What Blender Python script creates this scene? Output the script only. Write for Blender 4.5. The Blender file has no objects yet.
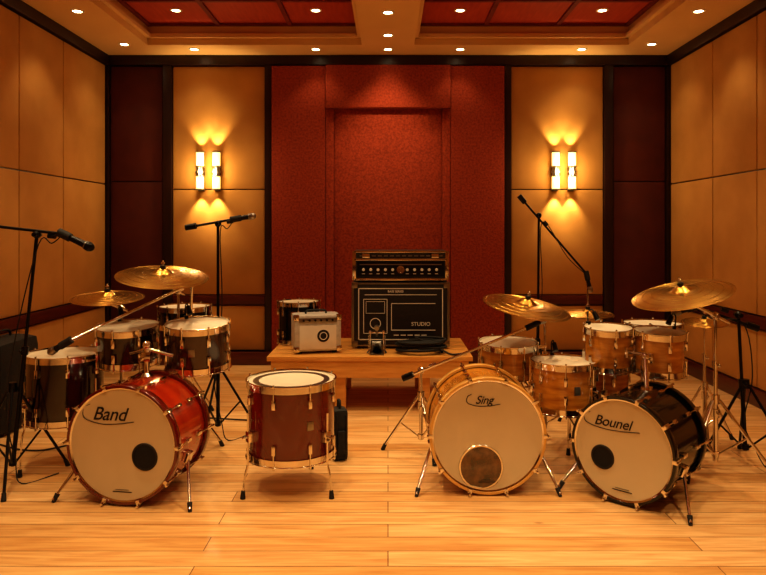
import bpy, bmesh, math, random
from mathutils import Vector, Matrix
random.seed(3)
V=Vector
COL=bpy.context.scene.collection
# ------------------------------------------------------------------ materials
def s2l(c):
    return c/12.92 if c<=0.04045 else ((c+0.055)/1.055)**2.4
def hx(h,a=1.0):
    h=h.lstrip('#')
    return tuple(s2l(int(h[i:i+2],16)/255) for i in (0,2,4))+(a,)
def pmat(name,c1,c2=None,rough=.5,metal=0,scale=8,stretch=(1,1,1),bump=0,bscale=None,coat=0,emit=None,es=0,detail=4,spec=.5):
    m=bpy.data.materials.new(name); m.use_nodes=True
    nt=m.node_tree; N=nt.nodes; L=nt.links
    b=N['Principled BSDF']
    b.inputs['Roughness'].default_value=rough
    b.inputs['Metallic'].default_value=metal
    b.inputs['Coat Weight'].default_value=coat
    b.inputs['Coat Roughness'].default_value=.05
    b.inputs['Specular IOR Level'].default_value=spec
    tc=N.new('ShaderNodeTexCoord'); mp=N.new('ShaderNodeMapping')
    mp.inputs['Scale'].default_value=stretch
    L.new(tc.outputs['Object'],mp.inputs['Vector'])
    nz=N.new('ShaderNodeTexNoise'); nz.inputs['Scale'].default_value=scale; nz.inputs['Detail'].default_value=detail
    L.new(mp.outputs[0],nz.inputs['Vector'])
    r=N.new('ShaderNodeValToRGB')
    r.color_ramp.elements[0].position=.32; r.color_ramp.elements[1].position=.68
    r.color_ramp.elements[0].color=hx(c1); r.color_ramp.elements[1].color=hx(c2 or c1)
    L.new(nz.outputs['Fac'],r.inputs['Fac']); L.new(r.outputs[0],b.inputs['Base Color'])
    if bump:
        n2=N.new('ShaderNodeTexNoise'); n2.inputs['Scale'].default_value=bscale or scale; n2.inputs['Detail'].default_value=3
        L.new(mp.outputs[0],n2.inputs['Vector'])
        bp=N.new('ShaderNodeBump'); bp.inputs['Strength'].default_value=bump; bp.inputs['Distance'].default_value=.004
        L.new(n2.outputs['Fac'],bp.inputs['Height']); L.new(bp.outputs[0],b.inputs['Normal'])
    if emit:
        b.inputs['Emission Color'].default_value=hx(emit); b.inputs['Emission Strength'].default_value=es
    return m
M_tan=pmat('tan_fabric','#bb8944','#c8954e',rough=.9,scale=3,bump=.5,bscale=260)
M_red=pmat('red_fabric','#842e12','#ac441f',rough=.9,scale=50,bump=1.0,bscale=130)
M_dred=pmat('dark_red_panel','#50190d','#5c1f11',rough=.7,scale=5,bump=.3,bscale=200)
M_brown=pmat('dark_brown_wood','#200b06','#2b1009',rough=.4,scale=6,stretch=(6,6,1))
M_rail=pmat('mahogany_trim','#4a180c','#5c2212',rough=.35,scale=6,stretch=(1,1,8))
M_ceil=pmat('ceiling_plaster','#dcb578','#e2bb7e',rough=.8,scale=2)
M_coff=pmat('ceiling_red_wood','#a8381a','#b84522',rough=.6,scale=4,stretch=(8,1,1))
M_coffd=pmat('ceiling_red_wood_dark','#6c1e10','#7a2413',rough=.55,scale=4)
M_chrome=pmat('chrome','#dcd8d0','#e8e4dc',rough=.10,metal=1)
M_steel=pmat('dull_steel','#8d8982','#9a958d',rough=.3,metal=1)
M_blackm=pmat('black_metal','#111010','#1a1817',rough=.35,metal=.6)
M_rubber=pmat('black_rubber','#0b0a0a','#141212',rough=.7)
M_burg=pmat('burgundy_lacquer','#560d06','#621208',rough=.18,scale=3,stretch=(1,1,2),coat=1)
M_mburg=pmat('wine_lacquer','#260805','#320b07',rough=.2,scale=3,coat=1)
M_redl=pmat('red_lacquer','#94200b','#b03410',rough=.18,scale=3,stretch=(1,3,1),coat=1)
M_dburg=pmat('dark_burgundy_lacquer','#140503','#1e0705',rough=.18,scale=4,coat=.8)
M_gold=pmat('honey_maple_lacquer','#9e5a14','#cf8c30',rough=.2,scale=7,stretch=(1,1,5),coat=.8)
M_maple=pmat('pale_maple_hoop','#c49048','#d9a856',rough=.3,scale=10,coat=.7)
M_blk=pmat('black_lacquer','#030303','#070606',rough=.2,scale=90,coat=.45,spec=.3)
M_head=pmat('drum_head_film','#bfab86','#c9b590',rough=.45,scale=3)
M_headw=pmat('coated_head','#d3c8b2','#dcd2be',rough=.35,scale=6)
M_ink=pmat('black_ink','#120b07','#1a100a',rough=.6)
M_holeshade=pmat('port_hole_shade','#050404','#0a0807',rough=.8)  # black colour stands in for the shade inside an uncut port hole
M_smoke=pmat('smoked_port','#140c07','#6e4826',rough=.08,scale=16,coat=1)
M_bench=pmat('pine_bench','#c98c40','#dba254',rough=.4,scale=5,stretch=(1,8,8),coat=.3)
M_case=pmat('black_tolex','#0c0b0b','#171513',rough=.5,scale=120,bump=.4,bscale=220)
M_white=pmat('white_paint','#d8d1c2','#e2dccd',rough=.5)
M_silver=pmat('silver_vinyl','#b4b0a8','#c8c4bb',rough=.4,scale=40,metal=.2)
M_glow=pmat('frosted_glass_lit','#fff0d0','#fff0d0',rough=.4,emit='#ffcb70',es=2.4)
M_lamp=pmat('lamp_lens_lit','#fff0d0','#fff0d0',emit='#ffe0b0',es=12)
M_bag=pmat('black_nylon','#0d0c0c','#181615',rough=.75,scale=30,bump=.5,bscale=60)
M_brass=pmat('cymbal_bronze','#b0823a','#d2a754',rough=.25,metal=1,scale=4)

def floor_mat():
    m=bpy.data.materials.new('pine_floor'); m.use_nodes=True
    nt=m.node_tree;N=nt.nodes;L=nt.links;b=N['Principled BSDF']
    tc=N.new('ShaderNodeTexCoord')
    br=N.new('ShaderNodeTexBrick'); br.offset=.37; br.offset_frequency=2
    br.inputs['Scale'].default_value=1; br.inputs['Brick Width'].default_value=2.1; br.inputs['Row Height'].default_value=.13
    br.inputs['Mortar Size'].default_value=.0022; br.inputs['Mortar Smooth'].default_value=.2
    br.inputs['Color1'].default_value=hx('#d2a262'); br.inputs['Color2'].default_value=hx('#ecc68e'); br.inputs['Mortar'].default_value=hx('#6e4a24')
    L.new(tc.outputs['Object'],br.inputs['Vector'])
    mp=N.new('ShaderNodeMapping'); mp.inputs['Scale'].default_value=(1.0,12,1); L.new(tc.outputs['Object'],mp.inputs['Vector'])
    nz=N.new('ShaderNodeTexNoise'); nz.inputs['Scale'].default_value=2.6; nz.inputs['Detail'].default_value=7; nz.inputs['Distortion'].default_value=.9
    L.new(mp.outputs[0],nz.inputs['Vector'])
    r=N.new('ShaderNodeValToRGB'); r.color_ramp.elements[0].position=.34; r.color_ramp.elements[1].position=.66
    r.color_ramp.elements[0].color=hx('#c69a68'); r.color_ramp.elements[1].color=(1,1,1,1)
    L.new(nz.outputs['Fac'],r.inputs['Fac'])
    mx=N.new('ShaderNodeMix'); mx.data_type='RGBA'; mx.blend_type='MULTIPLY'; mx.inputs[0].default_value=.55
    L.new(br.outputs['Color'],mx.inputs[6]); L.new(r.outputs[0],mx.inputs[7])
    vo=N.new('ShaderNodeTexVoronoi'); vo.inputs['Scale'].default_value=1.6
    mp2=N.new('ShaderNodeMapping'); mp2.inputs['Scale'].default_value=(1,2.2,1); L.new(tc.outputs['Object'],mp2.inputs['Vector']); L.new(mp2.outputs[0],vo.inputs['Vector'])
    r2=N.new('ShaderNodeValToRGB'); r2.color_ramp.elements[0].position=.015; r2.color_ramp.elements[1].position=.05
    r2.color_ramp.elements[0].color=hx('#8c5a2c'); r2.color_ramp.elements[1].color=(1,1,1,1)
    L.new(vo.outputs['Distance'],r2.inputs['Fac'])
    mx2=N.new('ShaderNodeMix'); mx2.data_type='RGBA'; mx2.blend_type='MULTIPLY'; mx2.inputs[0].default_value=.6
    L.new(mx.outputs[2],mx2.inputs[6]); L.new(r2.outputs[0],mx2.inputs[7])
    L.new(mx2.outputs[2],b.inputs['Base Color'])
    b.inputs['Roughness'].default_value=.38; b.inputs['Coat Weight'].default_value=.25; b.inputs['Coat Roughness'].default_value=.16
    bp=N.new('ShaderNodeBump'); bp.inputs['Strength'].default_value=.3; bp.inputs['Distance'].default_value=.002
    L.new(br.outputs['Fac'],bp.inputs['Height']); bp.invert=True; L.new(bp.outputs[0],b.inputs['Normal'])
    return m
M_floor=floor_mat()

# ------------------------------------------------------------------ geometry helpers
def frame(d):
    d=V(d).normalized(); u=V((0,0,1)) if abs(d.z)<.95 else V((1,0,0))
    x=u.cross(d).normalized(); y=d.cross(x)
    return x,y,d
def zmat(p,d):
    x,y,z=frame(d); m=Matrix((x,y,z)).transposed().to_4x4(); m.translation=V(p); return m
def lathe(bm,M,prof,seg=32,closed=False):
    rings=[]
    for r,z in prof:
        if r<1e-6: rings.append([bm.verts.new(M@V((0,0,z)))])
        else: rings.append([bm.verts.new(M@V((r*math.cos(2*math.pi*i/seg),r*math.sin(2*math.pi*i/seg),z))) for i in range(seg)])
    pairs=list(zip(rings,rings[1:]))
    if closed: pairs.append((rings[-1],rings[0]))
    for a,b in pairs:
        for i in range(seg):
            j=(i+1)%seg
            if len(a)==1 and len(b)==1: continue
            if len(a)==1: f=(a[0],b[i],b[j])
            elif len(b)==1: f=(a[i],a[j],b[0])
            else: f=(a[i],a[j],b[j],b[i])
            try: bm.faces.new(f)
            except ValueError: pass
def cyl(bm,p1,p2,r1,r2=None,seg=12):
    p1=V(p1);p2=V(p2); r2=r1 if r2 is None else r2
    L=(p2-p1).length
    lathe(bm,zmat(p1,p2-p1),[(0,0),(r1,0),(r2,L),(0,L)],seg)
def ball(bm,p,r,seg=12,sz=1,d=(0,0,1)):
    n=8; lathe(bm,zmat(p,d),[(r*math.sin(math.pi*i/n) if 0<i<n else 0,-r*sz*math.cos(math.pi*i/n)) for i in range(n+1)],seg)
def box(bm,M,sx,sy,sz,bev=0):
    hx_,hy,hz=sx/2,sy/2,sz/2
    vs=[bm.verts.new(M@V((a*hx_,b*hy,c*hz))) for a in(-1,1) for b in(-1,1) for c in(-1,1)]
    idx=[(0,1,3,2),(4,6,7,5),(0,4,5,1),(2,3,7,6),(0,2,6,4),(1,5,7,3)]
    fs=[bm.faces.new([vs[i] for i in f]) for f in idx]
    if bev>0:
        es=set(e for f in fs for e in f.edges)
        bmesh.ops.bevel(bm,geom=list(es),offset=bev,segments=2,affect='EDGES',profile=.6)
def bx(bm,x0,x1,y0,y1,z0,z1,bev=0):
    box(bm,Matrix.Translation(((x0+x1)/2,(y0+y1)/2,(z0+z1)/2)),x1-x0,y1-y0,z1-z0,bev)
def sweep(bm,pts,r,seg=8,sm=6):
    P=[V(p) for p in pts]
    if sm and len(P)>2:
        Q=[]
        E=[P[0]*2-P[1]]+P+[P[-1]*2-P[-2]]
        for i in range(1,len(E)-2):
            for k in range(sm):
                t=k/sm; a,b,c,d=E[i-1],E[i],E[i+1],E[i+2]
                Q.append(.5*((2*b)+(c-a)*t+(2*a-5*b+4*c-d)*t*t+(3*b-a-3*c+d)*t**3))
        Q.append(P[-1]); P=Q
    rings=[];x=None
    for i,p in enumerate(P):
        t=(P[min(i+1,len(P)-1)]-P[max(i-1,0)]).normalized()
        if x is None: x=frame(t)[0]
        x=(x-t*x.dot(t)).normalized(); y=t.cross(x)
        rings.append([bm.verts.new(p+x*(r*math.cos(2*math.pi*k/seg))+y*(r*math.sin(2*math.pi*k/seg))) for k in range(seg)])
    for a,b in zip(rings,rings[1:]):
        for k in range(seg):
            j=(k+1)%seg; bm.faces.new((a[k],a[j],b[j],b[k]))
    bm.faces.new(rings[0][::-1]); bm.faces.new(rings[-1])
class Thing:
    def __init__(s,name,o=(0,0,0)):
        s.o=V(o); s.e=bpy.data.objects.new(name,None); s.e.empty_display_size=.1
        s.e.location=s.o; COL.objects.link(s.e); s.p={}
    def b(s,part,mat):
        if part not in s.p: s.p[part]=(bmesh.new(),mat)
        return s.p[part][0]
    def text(s,part,txt,M,size,mat,shear=0,ext=.0006,align='CENTER',sx=1,bold=.012,space=1):
        c=bpy.data.curves.new(part,'FONT'); c.body=txt; c.size=size; c.shear=shear; c.extrude=ext; c.align_x=align; c.align_y='CENTER'; c.offset=size*bold; c.space_character=space
        t=bpy.data.objects.new('t',c); COL.objects.link(t)
        bpy.context.view_layer.update()
        me=bpy.data.meshes.new_from_object(t.evaluated_get(bpy.context.evaluated_depsgraph_get()))
        bpy.data.objects.remove(t); me.transform(Matrix.Translation(-s.o)@M@Matrix.Diagonal((sx,1,1,1)))
        me.materials.clear(); me.materials.append(mat)
        o=bpy.data.objects.new(part,me); COL.objects.link(o); o.parent=s.e
    def done(s):
        for n,(bm,mat) in s.p.items():
            bmesh.ops.recalc_face_normals(bm,faces=bm.faces)
            bmesh.ops.translate(bm,verts=bm.verts,vec=-s.o)
            me=bpy.data.meshes.new(n); bm.to_mesh(me); bm.free()
            me.polygons.foreach_set('use_smooth',[True]*len(me.polygons))
            me.set_sharp_from_angle(angle=math.radians(35))
            me.materials.append(mat)
            o=bpy.data.objects.new(n,me); COL.objects.link(o); o.parent=s.e
        return s.e

# ------------------------------------------------------------------ room
W=2.86; YB=6.9; YF=-1.6; H=3.106; HT=3.30
t=Thing('floor'); bx(t.b('boards',M_floor),-W,W,YF,YB,-.1,0); t.done()
t=Thing('wall_back',(0,YB,0))
bx(t.b('base',M_brown),-W-.1,W+.1,YB,YB+.12,0,3.45)
for sg in(-1,1):
    def X(a,b): return (a,b) if sg>0 else (-b,-a)
    a,b=X(2.28,2.80)
    for z0,z1 in((.14,1.835),(1.845,3.0)): bx(t.b('dark_red_panels',M_dred),a,b,YB-.03,YB,z0,z1,.006)
    a,b=X(1.245,2.17)
    for z0,z1 in((.14,.585),(.70,1.755),(1.765,3.0)): bx(t.b('tan_panels',M_tan),a,b,YB-.035,YB,z0,z1,.008)
    bx(t.b('rail',M_rail),a,b,YB-.05,YB,.60,.69,.004)
    for a0,b0 in((2.175,2.265),(1.175,1.24),(2.805,2.859)):
        a,b=X(a0,b0); bx(t.b('posts',M_brown),a,b,YB-.07,YB,0,3.03,.004)
    a,b=X(.63,1.17); bx(t.b('red_panels',M_red),a,b,YB-.08,YB,.13,3.0,.012)
    a,b=X(.545,.627); bx(t.b('red_reveal',M_red),a,b,YB-.065,YB,.13,2.572,.006)
bx(t.b('red_centre_panel',M_red),-.543,.543,YB-.035,YB,.13,2.572,.006)
bx(t.b('red_header',M_red),-.625,.625,YB-.12,YB,2.573,3.0,.012)
bx(t.b('top_trim',M_brown),-W,W,YB-.08,YB,3.01,3.104)
t.done()
for nm,sg in(('wall_left',-1),('wall_right',1)):
    t=Thing(nm,(sg*W,3,0))
    def X(a,b): return (a,b) if sg>0 else (-b,-a)
    a,b=X(W,W+.12); bx(t.b('base',M_brown),a,b,YF-.1,YB,0,3.45)
    js=[YB-.09,5.93,5.22,4.51,3.8,3.09,2.38,1.67,.96,.25,-.46,-1.17,-1.58]
    for y1,y0 in zip(js,js[1:]):
        a,b=X(W-.03,W)
        for z0,z1 in((.14,.585),(.70,1.805),(1.815,3.0)): bx(t.b('tan_panels',M_tan),a,b,y0+.006,y1-.006,z0,z1,.008)
    a,b=X(W-.05,W); bx(t.b('rail',M_rail),a,b,YF,YB-.08,.60,.69,.004)
    a,b=X(W-.06,W); bx(t.b('top_trim',M_brown),a,b,YF,YB-.08,3.01,3.104)
    t.done()
    t=Thing('baseboard_'+nm[5:],(sg*W,3,0)); a,b=X(W-.055,W-.001); bx(t.b('board',M_rail),a,b,YF+.01,YB-.08,0,.13,.006); t.done()
t=Thing('baseboard_back',(0,YB,0)); bx(t.b('board',M_rail),-W+.06,W-.06,YB-.12,YB-.081,0,.13,.006); t.done()
t=Thing('wall_front',(0,YF,0)); bx(t.b('base',M_brown),-W,W,YF-.1,YF,0,3.45)
for i in range(6):
    bx(t.b('tan_panels',M_tan),-W+.06+i*.92,-W+.97+i*.92,YF,YF+.03,.70,3.0,.008)
bx(t.b('lower',M_rail),-W,W,YF,YF+.02,0,.68)
t.done()
# ceiling
t=Thing('ceiling',(0,3,HT))
c=t.b('soffit',M_ceil)
YC0,YC1=1.9,6.45
bx(c,-W,W,YC1,YB,H,HT); bx(c,-W,W,YF,YC0,H,HT)
for sg in(-1,1):
    a,b=(2.28,W) if sg>0 else(-W,-2.28); bx(c,a,b,YC0,YC1,H,HT)
bx(c,-.25,.25,YC0,YC1,H,HT)
bx(t.b('upper_slab',M_coff),-W-.1,W+.1,YF-.1,YB+.1,HT,3.45)
for sg in(-1,1):
    x0,x1=(.25,2.28) if sg>0 else(-2.28,-.25)
    r=t.b('coffer_ribs',M_coffd)
    n=3; w=(x1-x0)/n
    for i in range(n+1):
        xc=min(max(x0+i*w,x0+.02),x1-.02); bx(r,xc-.02,xc+.02,YC0,YC1,HT-.02,HT)
    y=YC1-.02
    while y>YC0: bx(r,x0,x1,y-.02,y+.02,HT-.019,HT); y-=.68
    m=t.b('coffer_moulding',M_ceil)
    for a,b,c0,d in((x0,x1,YC1-.04,YC1),(x0,x1,YC0,YC0+.04),(x0,x0+.04,YC0,YC1),(x1-.04,x1,YC0,YC1)): bx(m,a,b,c0,d,H+.06,H+.10,.004)
t.done()
# downlights: back ones in view, nearer rows added as unseen fill
LC=(1,.72,.38)
def spot(p,E,ang,blend=.6,col=LC,r=.04,tgt=None):
    l=bpy.data.lights.new('lamp','SPOT'); l.energy=E; l.spot_size=math.radians(ang); l.spot_blend=blend; l.color=col; l.shadow_soft_size=r
    o=bpy.data.objects.new('bulb',l); o.location=p
    if tgt: o.rotation_euler=(V(tgt)-V(p)).to_track_quat('-Z','Y').to_euler()
    COL.objects.link(o); return o
def down(x,y,z,E,ang=110,tgt=None,col=LC,blend=.7):
    t=Thing('recessed_downlight',(x,y,z))
    M=Matrix.Translation((x,y,z))
    lathe(t.b('trim_ring',M_white),M,[(.036,-.001),(.036,-.006),(.052,-.006),(.054,0)],28)
    lathe(t.b('lens',M_lamp),M,[(0,-.003),(.036,-.003)],24)
    t.done()
    if E:
        o=spot((x,y,z-.03),E,ang,tgt=tgt,col=col,blend=blend); o.parent=t.e; o.location=(0,0,-.03)
for x in(-1.88,-.64,.64,1.90): down(x,6.03,HT,18,95)
down(0,5.48,H,16,80); down(0,6.12,H,34,70,tgt=(0,6.9,2.05),blend=1)
for x,e in((-1.88,4),(-.70,4),(0,3),(.70,4),(1.88,4)): down(x,6.60,H,e,100)
for x in(-2.49,2.49): down(x,6.42,H,5,100); down(x,5.45,H,9,95)
for x in(-1.88,-.64,.64,1.90): down(x,4.6,HT,62,85,blend=.9)  # from here on unseen fixtures, added to light the kits and floor
for x in(-1.88,-.64,.64,1.90): down(x,3.2,HT,72,88,blend=.9)
for x in(-2.5,2.5): down(x,3.9,H,12,95)
down(0,3.9,H,30,90)
for x in(-1.5,-.5,.5,1.5): down(x,1.5,H,80,110,blend=.9)  # out of frame, added to light the drum fronts and near floor
for x in(-1.3,1.3): down(x,0,H,45,110,blend=.9)
# sconces
for x in(-1.88,-1.717,1.678,1.84):
    t=Thing('wall_sconce',(x,YB-.035,1.935)); y=YB-.10
    bx(t.b('backplate',M_blackm),x-.03,x+.03,YB-.055,YB-.035,1.74,2.13,.004)
    for z0,z1 in((1.76,1.885),(1.985,2.125)): lathe(t.b('glass',M_glow),Matrix.Translation((x,y,0)),[(0,z0),(.038,z0),(.038,z1),(0,z1)],24)
    lathe(t.b('bands',M_steel),Matrix.Translation((x,y,0)),[(0,1.883),(.046,1.883),(.046,1.895),(.036,1.896),(.036,1.92),(.046,1.922),(.046,1.94),(.036,1.942),(.036,1.973),(.046,1.975),(.046,1.988),(0,1.988)],24)
    for z in(1.748,2.123): lathe(t.b('caps',M_steel),Matrix.Translation((x,y,z)),[(.034,0),(.044,0),(.044,.014),(.034,.014)],24,True)
    bx(t.b('arm',M_blackm),x-.01,x+.01,y,YB-.05,1.92,1.95)
    t.done()
    for dz,tz in((.21,1),(-.21,-1)):
        o=spot((x,y,1.935+dz),11,75,.8,(1,.70,.32),.012,tgt=(x,y+.05,1.935+dz+tz*.3)); o.parent=t.e; o.location=V((x,y,1.935+dz))-t.o
    l=bpy.data.lights.new('glow','POINT'); l.energy=3.6; l.color=(1,.70,.34); l.shadow_soft_size=.03
    o=bpy.data.objects.new('glow',l); COL.objects.link(o); o.parent=t.e; o.location=(0,-.17,0)

# ------------------------------------------------------------------ drums
def polar(M,r,a,z): return M@V((r*math.cos(a),r*math.sin(a),z))
def lugbox(bm,M,r,a,z,sx,sy,sz,bev=.003):
    m=M@Matrix.Rotation(a,4,'Z')@Matrix.Translation((r,0,z)); box(bm,m,sx,sy,sz,bev)
def drum(T,M,R,d,shell,nl=8,head=None,badge=None,hoop=None,lugtype='tall'):
    head=head or M_headw; hoop=hoop or M_chrome
    h=d/2
    lathe(T.b('shell',shell),M,[(R-.008,-h+.004),(R,-h+.004),(R,h-.004),(R-.008,h-.004)],56,True)
    for s in(1,-1):
        z=s*h
        lathe(T.b('hoops',hoop),M,[(R+.003,z-s*.024),(R+.009,z-s*.024),(R+.009,z+s*.006),(R+.014,z+s*.009),(R+.014,z+s*.013),(R+.005,z+s*.013),(R+.003,z)],56,True)
        lathe(T.b('heads',head),M,[(0,z+s*.003),(R-.012,z+s*.003),(R-.006,z+s*.005),(R+.005,z+s*.001)],56)
    for i in range(nl):
        a=2*math.pi*(i+.5)/nl
        for s in(1,-1):
            lz=s*(h-.075) if d>.3 else s*min(h-.055,.05)
            if d<=.18: lz=0
            lugbox(T.b('lugs',M_chrome),M,R+.008,a,lz,.016,.020,.05,.004)
            cyl(T.b('tension_rods',M_chrome),polar(M,R+.013,a,lz),polar(M,R+.013,a,s*(h+.012)),.0035,seg=8)
            lugbox(T.b('rod_heads',M_chrome),M,R+.013,a,s*(h+.016),.009,.009,.014,.001)
    if badge is not None:
        lugbox(T.b('badge',M_steel),M,R+.001,badge,.0,.003,.035,.045,.001)
def clipmic(T,M,R,h,a):
    """clip-on microphone on the top hoop"""
    lugbox(T.b('mic_clip',M_blackm),M,R+.012,a,h+.004,.022,.022,.035,.003)
    sweep(T.b('mic_gooseneck',M_rubber),[polar(M,R+.014,a,h+.02),polar(M,R+.016,a,h+.075),polar(M,R-.012,a,h+.095),polar(M,R-.03,a,h+.075)],.004,8,5)
    cyl(T.b('mic_capsule',M_blackm),polar(M,R-.025,a,h+.082),polar(M,R-.055,a,h+.040),.013,.016,14)
def floor_tom(name,x,y,R,z0,z1,shell,nl=8,head=None,legs=(.6,2.7,4.8),badge=None,rot=0,hoop=None,mica=None):
    T=Thing(name,(x,y,0)); M=Matrix.Translation((x,y,(z0+z1)/2))@Matrix.Rotation(rot,4,'Z')
    drum(T,M,R,z1-z0,shell,nl,head,badge,hoop)
    if mica is not None: clipmic(T,M,R,(z1-z0)/2,mica)
    for a in legs:
        a0=a; c,s=math.cos(a0),math.sin(a0)
        p=lambda r,z:V((x+r*c,y+r*s,z))
        sweep(T.b('legs',M_chrome),[p(R+.024,z0+.24),p(R+.024,z0+.02),p(R+.028,z0-.03),p(R+.04,z0-.07),p(R+.05,.03)],.0055,8,5)
        cyl(T.b('feet',M_rubber),p(R+.052,0),p(R+.050,.04),.014,.010)
        m=Matrix.Translation((x,y,0))@Matrix.Rotation(a0,4,'Z')@Matrix.Translation((R+.014,0,z0+.12)); box(T.b('leg_brackets',M_chrome),m,.032,.04,.055,.005)
        cyl(T.b('leg_brackets',M_chrome),p(R+.03,z0+.12),p(R+.055,z0+.12),.006)
    return T
def basisM(c,th):
    cs,sn=math.cos(th),math.sin(th)
    x=V((cs,-sn,0)); y=V((0,0,1)); z=V((-sn,-cs,0))
    m=Matrix((x,y,z)).transposed().to_4x4(); m.translation=V(c); return m
def bass_drum(cx,cy,R,d,th,shell,hoopm,word,wpos,wsize,hole,hole_mat,head,ringm=None):
    cz=R+.024
    T=Thing('bass_drum',(cx,cy,0)); F=basisM((cx,cy,cz),math.radians(th)); M=F@Matrix.Translation((0,0,-d/2)); h=d/2
    lathe(T.b('shell',shell),M,[(R-.01,-h+.01),(R,-h+.01),(R,h-.01),(R-.01,h-.01)],72,True)
    for s in(1,-1):
        z=s*h
        lathe(T.b('wood_hoops',hoopm),M,[(R+.004,z-s*.030),(R+.016,z-s*.030),(R+.018,z-s*.026),(R+.018,z+s*.010),(R+.016,z+s*.014),(R+.004,z+s*.014)],72,True)
        lathe(T.b('head_collar',M_chrome),M,[(R-.005,z+s*.004),(R+.004,z+s*.008),(R+.004,z+s*.002)],72)
        lathe(T.b('heads',head if s>0 else M_headw),M,[(0,z+s*.001),(R-.02,z+s*.001),(R-.008,z+s*.005),(R+.002,z+s*.004)],72)
        for i in range(10):
            a=2*math.pi*(i+.5)/10+math.pi/2
            k=T.b('claws',M_chrome)
            lugbox(k,M,R+.021,a,z-s*.008,.006,.022,.048,.002)
            lugbox(k,M,R+.012,a,z+s*.016,.022,.020,.005,.002)
            lugbox(T.b('lugs',M_chrome),M,R+.010,a,s*(h-.12),.020,.020,.05,.004)
            cyl(T.b('tension_rods',M_chrome),polar(M,R+.026,a,z+s*.012),polar(M,R+.014,a,s*(h-.11)),.0035,seg=8)
            cyl(T.b('tension_rods',M_chrome),polar(M,R+.026,a,z+s*.010),polar(M,R+.0265,a,z+s*.034),.006,seg=8)
    hxp,hyp,hr=hole
    Hm=F@Matrix.Translation((hxp,hyp,.0015))
    lathe(T.b('port',hole_mat),Hm,[(0,.001),(hr,.001)],40)
    lathe(T.b('port_ring',ringm or M_ink),Hm,[(hr-.005,0),(hr-.004,.004),(hr+.003,.004),(hr+.006,0)],48)
    T.text('logo',word,F@Matrix.Translation((wpos[0],wpos[1],.003)),wsize,M_ink,shear=.35,bold=.006,sx=1.0,space=.96)
    n=len(word)*.27
    fl=[F@V((wpos[0]+wsize*a,wpos[1]+wsize*b,.003)) for a,b in((-n-.02,.52),(-n-.38,.30),(-n-.34,-.25),(-n*.4,-.52),(n*.5,-.48),(n+.35,-.34))]
    sweep(T.b('logo_flourish',M_ink),fl,.0018,6,6)
    bm=T.b('maker_lines',M_ink); box(bm,F@Matrix.Translation((0.0,-R+.045,.003)),.10,.004,.001); box(bm,F@Matrix.Translation((0.0,-R+.055,.003)),.07,.002,.001)
    for s in(1,-1):
        a=-math.pi/2+s*math.radians(72)
        p0=polar(M,R+.012,a,h-.14)
        lugbox(T.b('spur_brackets',M_chrome),M,R+.012,a,h-.14,.03,.05,.06,.006)
        rt=(F.to_3x3()@V((1,0,0))); fw=(F.to_3x3()@V((0,0,1)))
        foot=V((cx,cy,0))+rt*(s*(R+.085))+fw*(.02)
        foot.z=.012
        up=p0+(p0-foot).normalized()*.05
        cyl(T.b('spurs',M_chrome),up,foot,.0085,.007); 
        cyl(T.b('spur_tips',M_rubber),foot+(p0-foot).normalized()*.035,V((foot.x,foot.y,0)),.013,.009)
    return T,F,M
T,F,M=bass_drum(-1.300,3.33,.275,.36,9,M_redl,M_burg,'Band',(-.070,.145),.092,(.117,-.054,.062),M_holeshade,M_head)
hb=(-1.277,3.60)
cyl(T.b('tom_holder',M_chrome),(hb[0],hb[1],.57),(hb[0],hb[1],.74),.014); ball(T.b('tom_holder',M_chrome),(hb[0],hb[1],.74),.024)
lathe(T.b('tom_holder',M_chrome),Matrix.Translation((hb[0],hb[1],.565)),[(0,0),(.035,0),(.035,.015),(.02,.03),(0,.03)],20)
box(T.b('tom_holder',M_chrome),Matrix.Translation((hb[0],hb[1],.68)),.05,.04,.05,.008)
for tx,ty,tz in((-1.40,3.700,.68),(-1.145,3.628,.68)):
    cyl(T.b('tom_holder',M_chrome),(hb[0],hb[1],.72),(tx,ty,tz),.010); 
T.done()
def rack_tom(x,y,z0,z1,R,shell,tilt=(0,0),head=None,nl=6,arm=None,badge=None,rot=0,hoop=None,mica=None):
    T=Thing('rack_tom',(x,y,z0)); M=Matrix.Translation((x,y,(z0+z1)/2))@Matrix.Rotation(math.radians(tilt[0]),4,'X')@Matrix.Rotation(math.radians(tilt[1]),4,'Y')@Matrix.Rotation(rot,4,'Z')
    drum(T,M,R,z1-z0,shell,nl,head,badge,hoop)
    if mica is not None: clipmic(T,M,R,(z1-z0)/2,mica)
    if arm:
        d=(V(arm)-V((x,y,arm[2]))).normalized(); q=V((x,y,arm[2]))+d*R
        cyl(T.b('mount',M_chrome),q,arm,.010)
        box(T.b('mount',M_chrome),zmat(q+d*.01,d),.06,.06,.024,.006)
    T.done(); return T
rack_tom(-1.486,3.89,.60,.795,.165,M_dburg,(5,0),rot=.3,nl=8,mica=1.9)
rack_tom(-1.065,3.81,.59,.82,.170,M_mburg,(5,0),rot=.2,badge=-1.7,nl=8,mica=2.0)
floor_tom('floor_tom',-1.86,3.92,.205,.275,.635,M_dburg,8,legs=(-2.2,-.4,1.6),rot=.1).done()
T=floor_tom('floor_tom',-.508,3.58,.224,.185,.560,M_burg,8,legs=(-2.5,-.62,1.3),badge=-1.15,rot=.15)
lathe(T.b('head_ring',M_steel),Matrix.Translation((-.508,3.58,.564)),[(.17,0),(.17,.001),(.200,.001),(.200,0)],48)
T.done()
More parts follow.
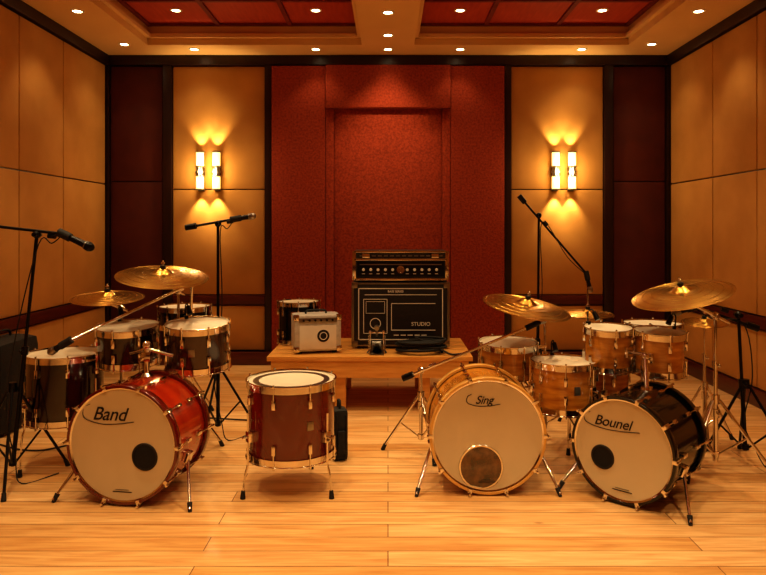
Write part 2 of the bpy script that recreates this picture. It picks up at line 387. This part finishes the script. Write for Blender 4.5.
# ---------------------------------------------------------------- stands
def tripod(T,x,y,hub,R,a0,r=.008,mat=None,low=.10):
    mat=mat or M_chrome
    for k in range(3):
        a=a0+k*2*math.pi/3; c,s=math.cos(a),math.sin(a)
        foot=V((x+R*c,y+R*s,.012)); top=V((x+.02*c,y+.02*s,hub))
        cyl(T.b('tripod_legs',mat),top,foot,r,seg=8)
        mid=top.lerp(foot,.5); cyl(T.b('tripod_legs',mat),(x+.018*c,y+.018*s,low),mid,r*.7,seg=8)
        cyl(T.b('feet',M_rubber),foot+V((0,0,-.012)),foot+(top-foot).normalized()*.03,.013,.011)
    cyl(T.b('collars',mat),(x,y,hub-.02),(x,y,hub+.03),.022); cyl(T.b('collars',mat),(x,y,low-.015),(x,y,low+.015),.020)
def post(T,p0,p1,mat,r=.0125,stages=2):
    p0=V(p0);p1=V(p1)
    prev=p0
    for i in range(stages):
        q=p0.lerp(p1,(i+1)/stages); rr=r-.003*i
        cyl(T.b('post',mat),prev,q,rr,seg=14)
        if i<stages-1:
            d=(p1-p0).normalized(); cyl(T.b('collars',mat),q-d*.025,q+d*.02,rr+.007); 
            x_=frame(d)[0]; cyl(T.b('collars',mat),q,q+x_*.04,.005); ball(T.b('collars',mat),q+x_*.043,.010)
        prev=q
def wing(T,p,mat,d=(1,0,0)):
    ball(T.b('pivot',mat),p,.022); d=V(d); cyl(T.b('pivot',mat),V(p)-d*.035,V(p)+d*.035,.012); 
def mic(T,p,d,L=.15,r=.017):
    d=V(d).normalized(); p=V(p)
    cyl(T.b('microphone_body',M_blackm),p,p+d*L,r*.75,r); cyl(T.b('microphone_band',M_steel),p+d*L,p+d*(L+.006),r*1.25); 
    ball(T.b('microphone_grille',M_steel if r<.02 else M_blackm),p+d*(L+.02),r*1.35,14,1.25,d)
    cyl(T.b('clip',M_rubber),p-d*.02,p+d*.05,r*1.2)
def mic_stand(base,top,A,B,R,a0,mic_r=.017,mic_L=.15,hub=.45,mic_dir=None,post_mat=None,weight=True,cable=True,low=.10):
    T=Thing('microphone_stand',(base[0],base[1],0)); pm=post_mat or M_blackm
    tripod(T,base[0],base[1],hub,R,a0,.008,pm,low)
    post(T,(base[0],base[1],min(low,.08)),top,pm,.012,2)
    wing(T,top,pm,(0,1,0))
    cyl(T.b('boom',pm),A,B,.008,seg=12)
    A=V(A);B=V(B);d=(B-A).normalized()
    if weight: cyl(T.b('counterweight',M_blackm),A,A+d*.07,.020)
    cyl(T.b('collars',pm),V(top)+d*.06,V(top)+d*.10,.013)
    md=V(mic_dir) if mic_dir else d
    mic(T,B,md,mic_L,mic_r)
    if cable:
        c=T.b('cable',M_rubber); tp=V(top)
        sweep(c,[B+V((0,0,-.01)),B.lerp(tp,.4)+V((0,0,-.05)),tp+V((0.02,-.02,-.05)),V((base[0]+.03,base[1]-.02,tp.z*.6)),V((base[0]-.02,base[1]-.025,tp.z*.3)),V((base[0]+.03,base[1]-.03,.12)),V((base[0]+.08,base[1]-.06,.008)),V((base[0]+.2,base[1]+.1,.006))],.0035,6,6)
    T.done(); return T
def cymbal(T,c,n,R,part='cymbal'):
    M=zmat(c,n); g=T.b(part,M_brass)
    hb=R*.10; bw=R*.10
    top=[(.006,hb+bw),(R*.08,hb*.95+bw),(R*.14,hb*.65+bw),(R*.185,hb*.12+bw),(R*.22,bw*.93)]
    for i in range(1,10):
        u=.22+.78*i/9; top.append((R*u,bw*(1-((u-.2)/.8)**1.5)))
    prof=top+[(R,-.0012)]+[(r,z-.0016) for r,z in reversed(top[:-1])]
    lathe(g,M,prof,72)
    for u in(.42,.6,.78,.93):
        i=(u-.2)/.8; z=bw*(1-i**1.5)
        lathe(T.b('lathe_grooves',M_brass),M,[(R*u-.0015,z+.0008),(R*u,z+.0016),(R*u+.0015,z)],72)
    nn=V(n).normalized(); c=V(c)
    cyl(T.b('felts',M_rubber),c+nn*(hb+bw),c+nn*(hb+bw+.014),.016); cyl(T.b('wing_nut',M_chrome),c+nn*(hb+bw+.012),c+nn*(hb+bw+.045),.005)
    ball(T.b('wing_nut',M_chrome),c+nn*(hb+bw+.028),.012,10,.7); cyl(T.b('felts',M_rubber),c+nn*(bw+hb-.03),c+nn*(bw+hb-.008),.014)
def cym_stand(name,base,pz,c,n,R,tr,a0,hub=.42,boom=True):
    T=Thing(name,(base[0],base[1],0)); tripod(T,base[0],base[1],hub,tr,a0,.009)
    top=V((base[0],base[1],pz)); post(T,(base[0],base[1],.06),top,M_chrome,.014,3)
    wing(T,top,M_chrome,(0,1,0))
    cc=V(c); nn=V(n).normalized(); e=cc+nn*(-.03)
    d=(e-top).normalized()
    cyl(T.b('boom',M_chrome),top-d*(.10 if boom else 0),e,.0085); ball(T.b('pivot',M_chrome),e,.016)
    cyl(T.b('boom',M_chrome),e,cc+nn*(R*.2),.005)
    cymbal(T,c,n,R); T.done(); return T
cym_stand('ride_cymbal',(-1.27,4.12),.98,(-1.28,3.86,1.085),(.10,-.18,1),.255,.27,.5,hub=.38)
cym_stand('crash_cymbal',(-1.70,4.34),.85,(-1.69,4.10,.94),(.02,-.12,1),.212,.22,.9,hub=.36)
mic_stand((-2.02,3.66),(-1.90,3.68,1.325),(-2.38,3.66,1.40),(-1.765,3.68,1.33),.30,-1.2,mic_r=.020,mic_L=.14,hub=.50,mic_dir=(.95,0,-.45),post_mat=M_blackm)
mic_stand((-1.36,4.62),(-1.20,4.16,1.02),(-1.14,4.11,1.05),(-1.72,3.66,.75),.20,1.2,hub=.35,mic_dir=(-.6,.0,-.35),mic_L=.08,weight=False,post_mat=M_chrome,cable=False)
mic_stand((-1.10,4.40),(-1.10,4.40,1.39),(-1.31,4.40,1.365),(-1.00,4.40,1.42),.27,.4,hub=.45,mic_dir=(.97,0,.15),mic_L=.10,post_mat=M_blackm)
def snare(name,x,y,z0,z1,R,shell,stand=True,a0=.3,head=None,tr=.2,rot=0,nl=8):
    T=Thing(name,(x,y,0 if stand else z0)); M=Matrix.Translation((x,y,(z0+z1)/2))@Matrix.Rotation(rot,4,'Z')
    drum(T,M,R,z1-z0,shell,nl,head)
    box(T.b('strainer',M_chrome),M@Matrix.Rotation(-1.2,4,'Z')@Matrix.Translation((R+.014,0,0)),.02,.03,(z1-z0)*.7,.004)
    if stand:
        tripod(T,x,y,z0*.5,tr,a0,.008); cyl(T.b('post',M_chrome),(x,y,.06),(x,y,z0-.06),.012)
        for k in range(3):
            a=a0+.5+k*2.094; c,s=math.cos(a),math.sin(a)
            sweep(T.b('basket',M_chrome),[(x,y,z0-.08),(x+.6*R*c,y+.6*R*s,z0-.045),(x+(R+.012)*c,y+(R+.012)*s,z0-.015),(x+(R+.022)*c,y+(R+.022)*s,z0+.03)],.006,8,4)
    T.done(); return T
snare('snare_drum',-1.50,5.02,.64,.78,.178,M_blk)
# ---------------------------------------------------------------- centre table group
t=Thing('wooden_bench',(-.14,5.4,0)); x0,x1,y0,y1=-.90,.63,5.04,5.92
for i in range(5):
    yy=y0+i*(y1-y0)/5; bx(t.b('top_slats',M_bench),x0,x1,yy+.002,yy+(y1-y0)/5-.002,.375,.41,.004)
bx(t.b('apron',M_bench),x0+.03,x1-.03,y0+.01,y0+.04,.25,.375,.004); bx(t.b('apron',M_bench),x0+.03,x1-.03,y1-.05,y1-.02,.25,.375,.004)
for x in(x0+.03,x1-.06): bx(t.b('apron',M_bench),x,x+.03,y0+.04,y1-.04,.25,.375,.004)
for x in(-.40,.23):
    for y in(y0+.05,y1-.13): bx(t.b('legs',M_bench),x,x+.085,y,y+.08,0,.375,.006)
    bx(t.b('stretcher',M_bench),x+.02,x+.06,y0+.1,y1-.1,.10,.15,.004)
t.done()
t=Thing('guitar_speaker_cabinet',(.10,5.6,.41)); cx0,cx1,cy0,cy1,z0,z1=-.285,.485,5.38,5.78,.43,.935
bx(t.b('cabinet',M_case),cx0,cx1,cy0,cy1,z0,z1,.014)
for x in(cx0+.06,cx1-.06):
    for y in(cy0+.06,cy1-.06): cyl(t.b('feet',M_rubber),(x,y,.41),(x,y,.435),.022)
f=t.b('edge_trim',M_steel)
for x in(cx0+.006,cx1-.006): bx(f,x-.010,x+.010,cy0-.004,cy0+.010,z0+.01,z1-.01,.002)
for z in(z0+.008,z1-.008): bx(f,cx0+.01,cx1-.01,cy0-.004,cy0+.010,z-.006,z+.006,.002)
def outline(bm,x0,x1,z0,z1,y,w=.005):
    bx(bm,x0,x1,y-.003,y,z0,z0+w); bx(bm,x0,x1,y-.003,y,z1-w,z1); bx(bm,x0,x0+w,y-.003,y,z0,z1); bx(bm,x1-w,x1,y-.003,y,z0,z1)
w=t.b('white_piping',M_white); outline(w,cx0+.05,cx1-.05,z0+.05,z1-.045,cy0,.007)
bx(w,cx0+.10,cx1-.10,cy0-.003,cy0,z1-.10,z1-.095)
outline(w,cx0+.09,cx0+.28,z0+.10,z1-.13,cy0,.005); outline(w,cx0+.11,cx0+.26,z0+.26,z1-.15,cy0,.003)
for k in range(5): bx(w,cx0+.33+k*.055,cx0+.37+k*.055,cy0-.003,cy0,z0+.085,z0+.092)
lathe(w,zmat((cx0+.185,cy0,z0+.18),(0,-1,0)),[(.038,0),(.038,.003),(.044,.003),(.044,0)],28)
bx(w,cx0+.31,cx0+.66,cy0-.003,cy0,z0+.125,z0+.131); bx(w,cx0+.31,cx0+.315,cy0-.003,cy0,z0+.13,z0+.34); bx(w,cx0+.31,cx0+.66,cy0-.003,cy0,z0+.336,z0+.341)
t.text('label','STUDIO',basisM((.26,cy0-.001,z0+.175),0),.042,M_white)
t.text('label_top','BASS SERIES',basisM((.06,cy0-.001,z1-.072),0),.024,M_white)
for x in(cx0,cx1):
    for z in(z0,z1):
        sx=1 if x==cx0 else -1; sz=1 if z==z0 else -1
        bx(t.b('corners',M_steel),min(x-sx*.004,x+sx*.045),max(x-sx*.004,x+sx*.045),cy0-.007,cy0+.045,min(z-sz*.004,z+sz*.045),max(z-sz*.004,z+sz*.045),.006)
t.done()
t=Thing('amplifier_head',(.10,5.6,.935)); z0,z1=.95,1.185; cx0,cx1=-.275,.475; cy0=5.40
bx(t.b('case',M_case),cx0,cx1,cy0,5.76,z0,z1,.012)
for x in(cx0+.05,cx1-.05):
    for y in(5.45,5.70): cyl(t.b('feet',M_rubber),(x,y,.935),(x,y,.955),.02)
f=t.b('edge_trim',M_chrome)
for x in(cx0+.006,cx1-.006): bx(f,x-.014,x+.014,cy0-.005,cy0+.012,z0+.002,z1-.002,.002)
for z in(z0+.008,z1-.008,z0+.165): bx(f,cx0+.008,cx1-.008,cy0-.005,cy0+.012,z-.008,z+.008,.002)
bx(t.b('faceplate',M_blackm),cx0+.03,cx1-.03,cy0-.004,cy0,z0+.03,z0+.15,.001)
bx(t.b('faceplate_stripe',M_steel),cx0+.05,cx1-.05,cy0-.006,cy0,z0+.122,z0+.130)
for k in range(11):
    x=cx0+.08+k*.058
    if abs(x-.10)<.05: continue
    cyl(t.b('knobs',M_chrome if k%2 else M_white),(x,cy0-.004,z0+.085),(x,cy0-.022,z0+.085),.012,.010,14)
    bx(t.b('knob_marks',M_white),x-.012,x+.012,cy0-.005,cy0-.003,z0+.05,z0+.055)
lathe(t.b('emblem',M_chrome),zmat((.10,cy0-.003,z0+.085),(0,-1,0)),[(0,.004),(.022,.004),(.024,.007),(.032,.007),(.034,0)],28)
for k in range(14): bx(t.b('vents',M_steel),cx0+.05+k*.048,cx0+.083+k*.048,cy0-.005,cy0,z0+.19,z0+.20)
for x in(cx0+.10,cx1-.10): bx(t.b('corners',M_chrome),x-.03,x+.03,cy0-.009,cy0,z0+.178,z0+.212,.003)
t.done()
T=Thing('practice_amplifier',(-.56,5.26,.41)); M=Matrix.Translation((-.56,5.28,.565))@Matrix.Rotation(math.radians(14),4,'Z')
box(T.b('body',M_silver),M,.36,.24,.275,.02)
for sx in(-1,1):
    for sy in(-1,1):
        cyl(T.b('feet',M_rubber),M@V((sx*.13,sy*.08,-.155)),M@V((sx*.13,sy*.08,-.13)),.016)
        for sz in(-1,1): box(T.b('corners',M_chrome),M@Matrix.Translation((sx*.162,sy*.102,sz*.119)),.044,.044,.044,.010)
box(T.b('panel',M_steel),M@Matrix.Translation((0,-.1215,.100)),.29,.004,.035,.001)
for k in range(6): cyl(T.b('knobs',M_blackm),M@V((-.11+k*.044,-.122,.100)),M@V((-.11+k*.044,-.138,.100)),.010,.008,14)
box(T.b('grille',M_white),M@Matrix.Translation((0,-.121,-.03)),.28,.004,.18,.001)
lathe(T.b('emblem',M_ink),M@zmat((.04,-.123,-.02),(0,-1,0)),[(0,.003),(.045,.003),(.047,0)],32)
lathe(T.b('emblem_ring',M_white),M@zmat((.04,-.1255,-.02),(0,-1,0)),[(.024,0),(.024,.002),(.030,.002),(.030,0)],32)
sweep(T.b('handle',M_rubber),[M@V((-.08,0,.135)),M@V((-.07,0,.16)),M@V((0,0,.165)),M@V((.07,0,.16)),M@V((.08,0,.135))],.008,8,4)
T.done()
T=Thing('snare_drum',(-.745,5.66,.41)); drum(T,Matrix.Translation((-.745,5.68,.587))@Matrix.Rotation(.5,4,'Z'),.165,.32,M_blk,8); T.done()
# drum pedal
T=Thing('bass_drum_pedal',(-.085,5.16,.41)); g=T.b('frame',M_chrome); x,y,z=-.085,5.16,.41
bx(T.b('base_plate',M_steel),x-.055,x+.055,y-.06,y+.16,z,z+.008,.002)
for s in(-1,1):
    cyl(g,(x+s*.055,y+.04,z+.005),(x+s*.05,y+.04,z+.16),.009,.007); ball(g,(x+s*.05,y+.04,z+.16),.014)
    cyl(g,(x+s*.055,y+.04,z+.03),(x+s*.075,y-.02,z+.006),.006)
cyl(g,(x-.06,y+.04,z+.155),(x+.06,y+.04,z+.155),.007); cyl(g,(x,y+.04,z+.155),(x,y+.0,z+.20),.005); lathe(T.b('cam',M_steel),zmat((x-.008,y+.04,z+.155),(1,0,0)),[(0,0),(.028,0),(.028,.016),(0,.016)],24)
cyl(T.b('beater',M_steel),(x,y-.02,z+.195),(x,y+.015,z+.20),.018,.02,18)
box(T.b('footboard',M_steel),Matrix.Translation((x,y+.0,z+.055))@Matrix.Rotation(math.radians(-38),4,'X'),.07,.15,.007,.002)
for s in(-1,1): sweep(T.b('springs',M_chrome),[(x+s*.062+.006*math.cos(k*1.6),y+.04+.006*math.sin(k*1.6),z+.04+k*.0033) for k in range(30)],.0016,5,2)
T.done()
T=Thing('coiled_cable',(.21,5.17,.41)); pts=[]
for k in range(110):
    a=k*.42; rr=.12+.024*math.sin(k*.31); pts.append((.25+rr*1.35*math.cos(a),5.19+rr*.72*math.sin(a),.421+.0008*k+.010*abs(math.sin(k*.13))))
sweep(T.b('cable',M_rubber),pts,.010,8,2); sweep(T.b('cable_tail',M_rubber),[pts[-1],(.40,5.12,.45),(.47,5.08,.421),(.55,5.10,.421)],.008,8,5)
cyl(T.b('plug',M_chrome),(.55,5.10,.421),(.59,5.11,.421),.008); T.done()
def bag(name,x,y,sx,sy,sz,rz=0):
    T=Thing(name,(x,y,0)); M=Matrix.Translation((x,y,sz/2))@Matrix.Rotation(rz,4,'Z')
    bm=T.b('body',M_bag); box(bm,M,sx,sy,sz,min(sx,sy)*.28)
    sweep(T.b('handle',M_rubber),[M@V((0,-sy*.2,sz/2-.01)),M@V((0,-sy*.15,sz/2+.04)),M@V((0,sy*.15,sz/2+.04)),M@V((0,sy*.2,sz/2-.01))],.008,8,5)
    for s in(-1,1): sweep(T.b('zip_piping',M_rubber),[M@V((s*sx*.3,-sy/2-.001,-sz*.4)),M@V((s*sx*.32,-sy/2-.002,0)),M@V((s*sx*.3,-sy/2-.001,sz*.4))],.005,6,4)
    box(T.b('pocket',M_bag),M@Matrix.Translation((0,-sy/2-.008,-sz*.12)),sx*.5,.024,sz*.45,.008)
    T.done()
bag('drumstick_bag',-.29,4.02,.09,.12,.30,.3)
bag('equipment_bag',-2.62,4.62,.28,.5,.62)
# ---------------------------------------------------------------- right kits
T,F,M=bass_drum(.508,3.46,.280,.35,0,M_gold,M_maple,'Sing',(-.02,.18),.058,(-.035,-.160,.108),M_smoke,M_head,ringm=M_chrome); T.done()
T,F,M=bass_drum(1.15,3.34,.245,.43,42,M_blk,M_blk,'Bounel',(-.050,.125),.070,(-.10,-.055,.055),M_holeshade,M_head)
bxk=M@V((0,.0,-.10)); hx0,hy0=bxk.x,bxk.y
hk=T.b('tom_holder',M_chrome); cyl(hk,(hx0,hy0,.50),(1.40,3.70,.66),.013); ball(hk,(1.40,3.70,.66),.022)
lathe(hk,Matrix.Translation((hx0,hy0,.505)),[(0,0),(.035,0),(.03,.02),(0,.02)],20)
T.done()
rack_tom(1.260,3.90,.565,.785,.126,M_gold,(4,0),nl=6,arm=(1.395,3.722,.67),mica=2.2)
rack_tom(1.525,3.82,.555,.775,.130,M_gold,(4,0),nl=6,arm=(1.410,3.708,.65),mica=.6)
rack_tom(.725,4.12,.49,.665,.168,M_gold,(4,0),nl=8,arm=(1.02,4.40,.60))
floor_tom('floor_tom',1.0,3.87,.175,.345,.60,M_gold,8,legs=(-.9,1.2,3.3),rot=.2,badge=-1.6,mica=1.5).done()
floor_tom('floor_tom',1.33,4.24,.165,.25,.52,M_gold,8,legs=(2.4,.3,4.5),rot=.5).done()
snare('snare_drum',1.64,4.22,.625,.765,.165,M_steel,a0=.8,tr=.2)
cym_stand('crash_cymbal',(1.02,4.42),.78,(.818,4.02,.895),(.16,-.17,1),.260,.25,1.6,hub=.36)
cym_stand('ride_cymbal',(1.83,3.80),.87,(1.62,3.74,.995),(-.25,-.13,1),.268,.30,-.4,hub=.40)
T=Thing('hi_hat_cymbals',(1.38,4.70,0)); tripod(T,1.38,4.70,.35,.20,.5); post(T,(1.38,4.70,.05),(1.38,4.70,.94),M_chrome,.012,3)
cymbal(T,(1.38,4.70,.77),(0,-.05,1),.178,'top_cymbal'); 
M=zmat((1.38,4.70,.765),(0,-.05,1)); lathe(T.b('bottom_cymbal',M_brass),M,[(.178,0),(.10,-.012),(.035,-.018),(.012,-.036),(.012,-.034),(.035,-.016),(.10,-.010)],64,True)
box(T.b('footboard',M_steel),Matrix.Translation((1.38,4.56,.06))@Matrix.Rotation(math.radians(14),4,'X'),.08,.22,.01,.003); T.done()
T=Thing('splash_cymbal',(2.02,4.34,0)); tripod(T,2.02,4.34,.35,.20,.2); post(T,(2.02,4.34,.05),(2.02,4.34,.79),M_chrome,.012,3); cymbal(T,(2.02,4.34,.76),(-.05,-.12,1),.14); T.done()
mic_stand((.20,4.12),(.20,4.12,.50),(.09,4.10,.455),(.80,3.86,.80),.24,2.9,hub=.34,mic_dir=(.8,.05,.35),mic_L=.07,mic_r=.014,cable=False,weight=True,post_mat=M_chrome)
mic_stand((1.13,5.14),(1.14,5.14,1.46),(.99,5.14,1.61),(1.50,5.14,1.02),.24,.9,hub=.5,mic_dir=(.1,-.05,-.5),mic_L=.10)
mic_stand((2.06,3.92),(2.02,3.92,.86),(2.14,3.93,.78),(1.80,3.98,.90),.30,-.9,hub=.46,mic_dir=(-.8,.1,-.25),mic_L=.09,post_mat=M_blackm)
T=Thing('floor_cable',(-1.5,4.5,0))
sweep(T.b('cable',M_rubber),[(-2.5,4.3,.006),(-2.2,4.15,.006),(-2.0,4.25,.006),(-1.6,4.85,.006),(-.9,4.8,.006),(-.3,4.8,.006)],.005,6,8)
T.done()
# ---------------------------------------------------------------- world, camera
w=bpy.data.worlds.new('World'); bpy.context.scene.world=w; w.use_nodes=True
w.node_tree.nodes['Background'].inputs[0].default_value=(1,.6,.3,1); w.node_tree.nodes['Background'].inputs[1].default_value=.02
cd=bpy.data.cameras.new('camera'); cd.sensor_width=36; cd.lens=36*680/766; cd.shift_x=-5/766; cd.shift_y=-57.5/766
co=bpy.data.objects.new('camera',cd); co.location=(0,0,1.35); co.rotation_euler=(math.pi/2,0,0); COL.objects.link(co)
bpy.context.scene.camera=co
vs=bpy.context.scene.view_settings; vs.view_transform='Standard'; vs.exposure=.28
try: vs.look='Medium High Contrast'
except Exception as e: print('look',e)
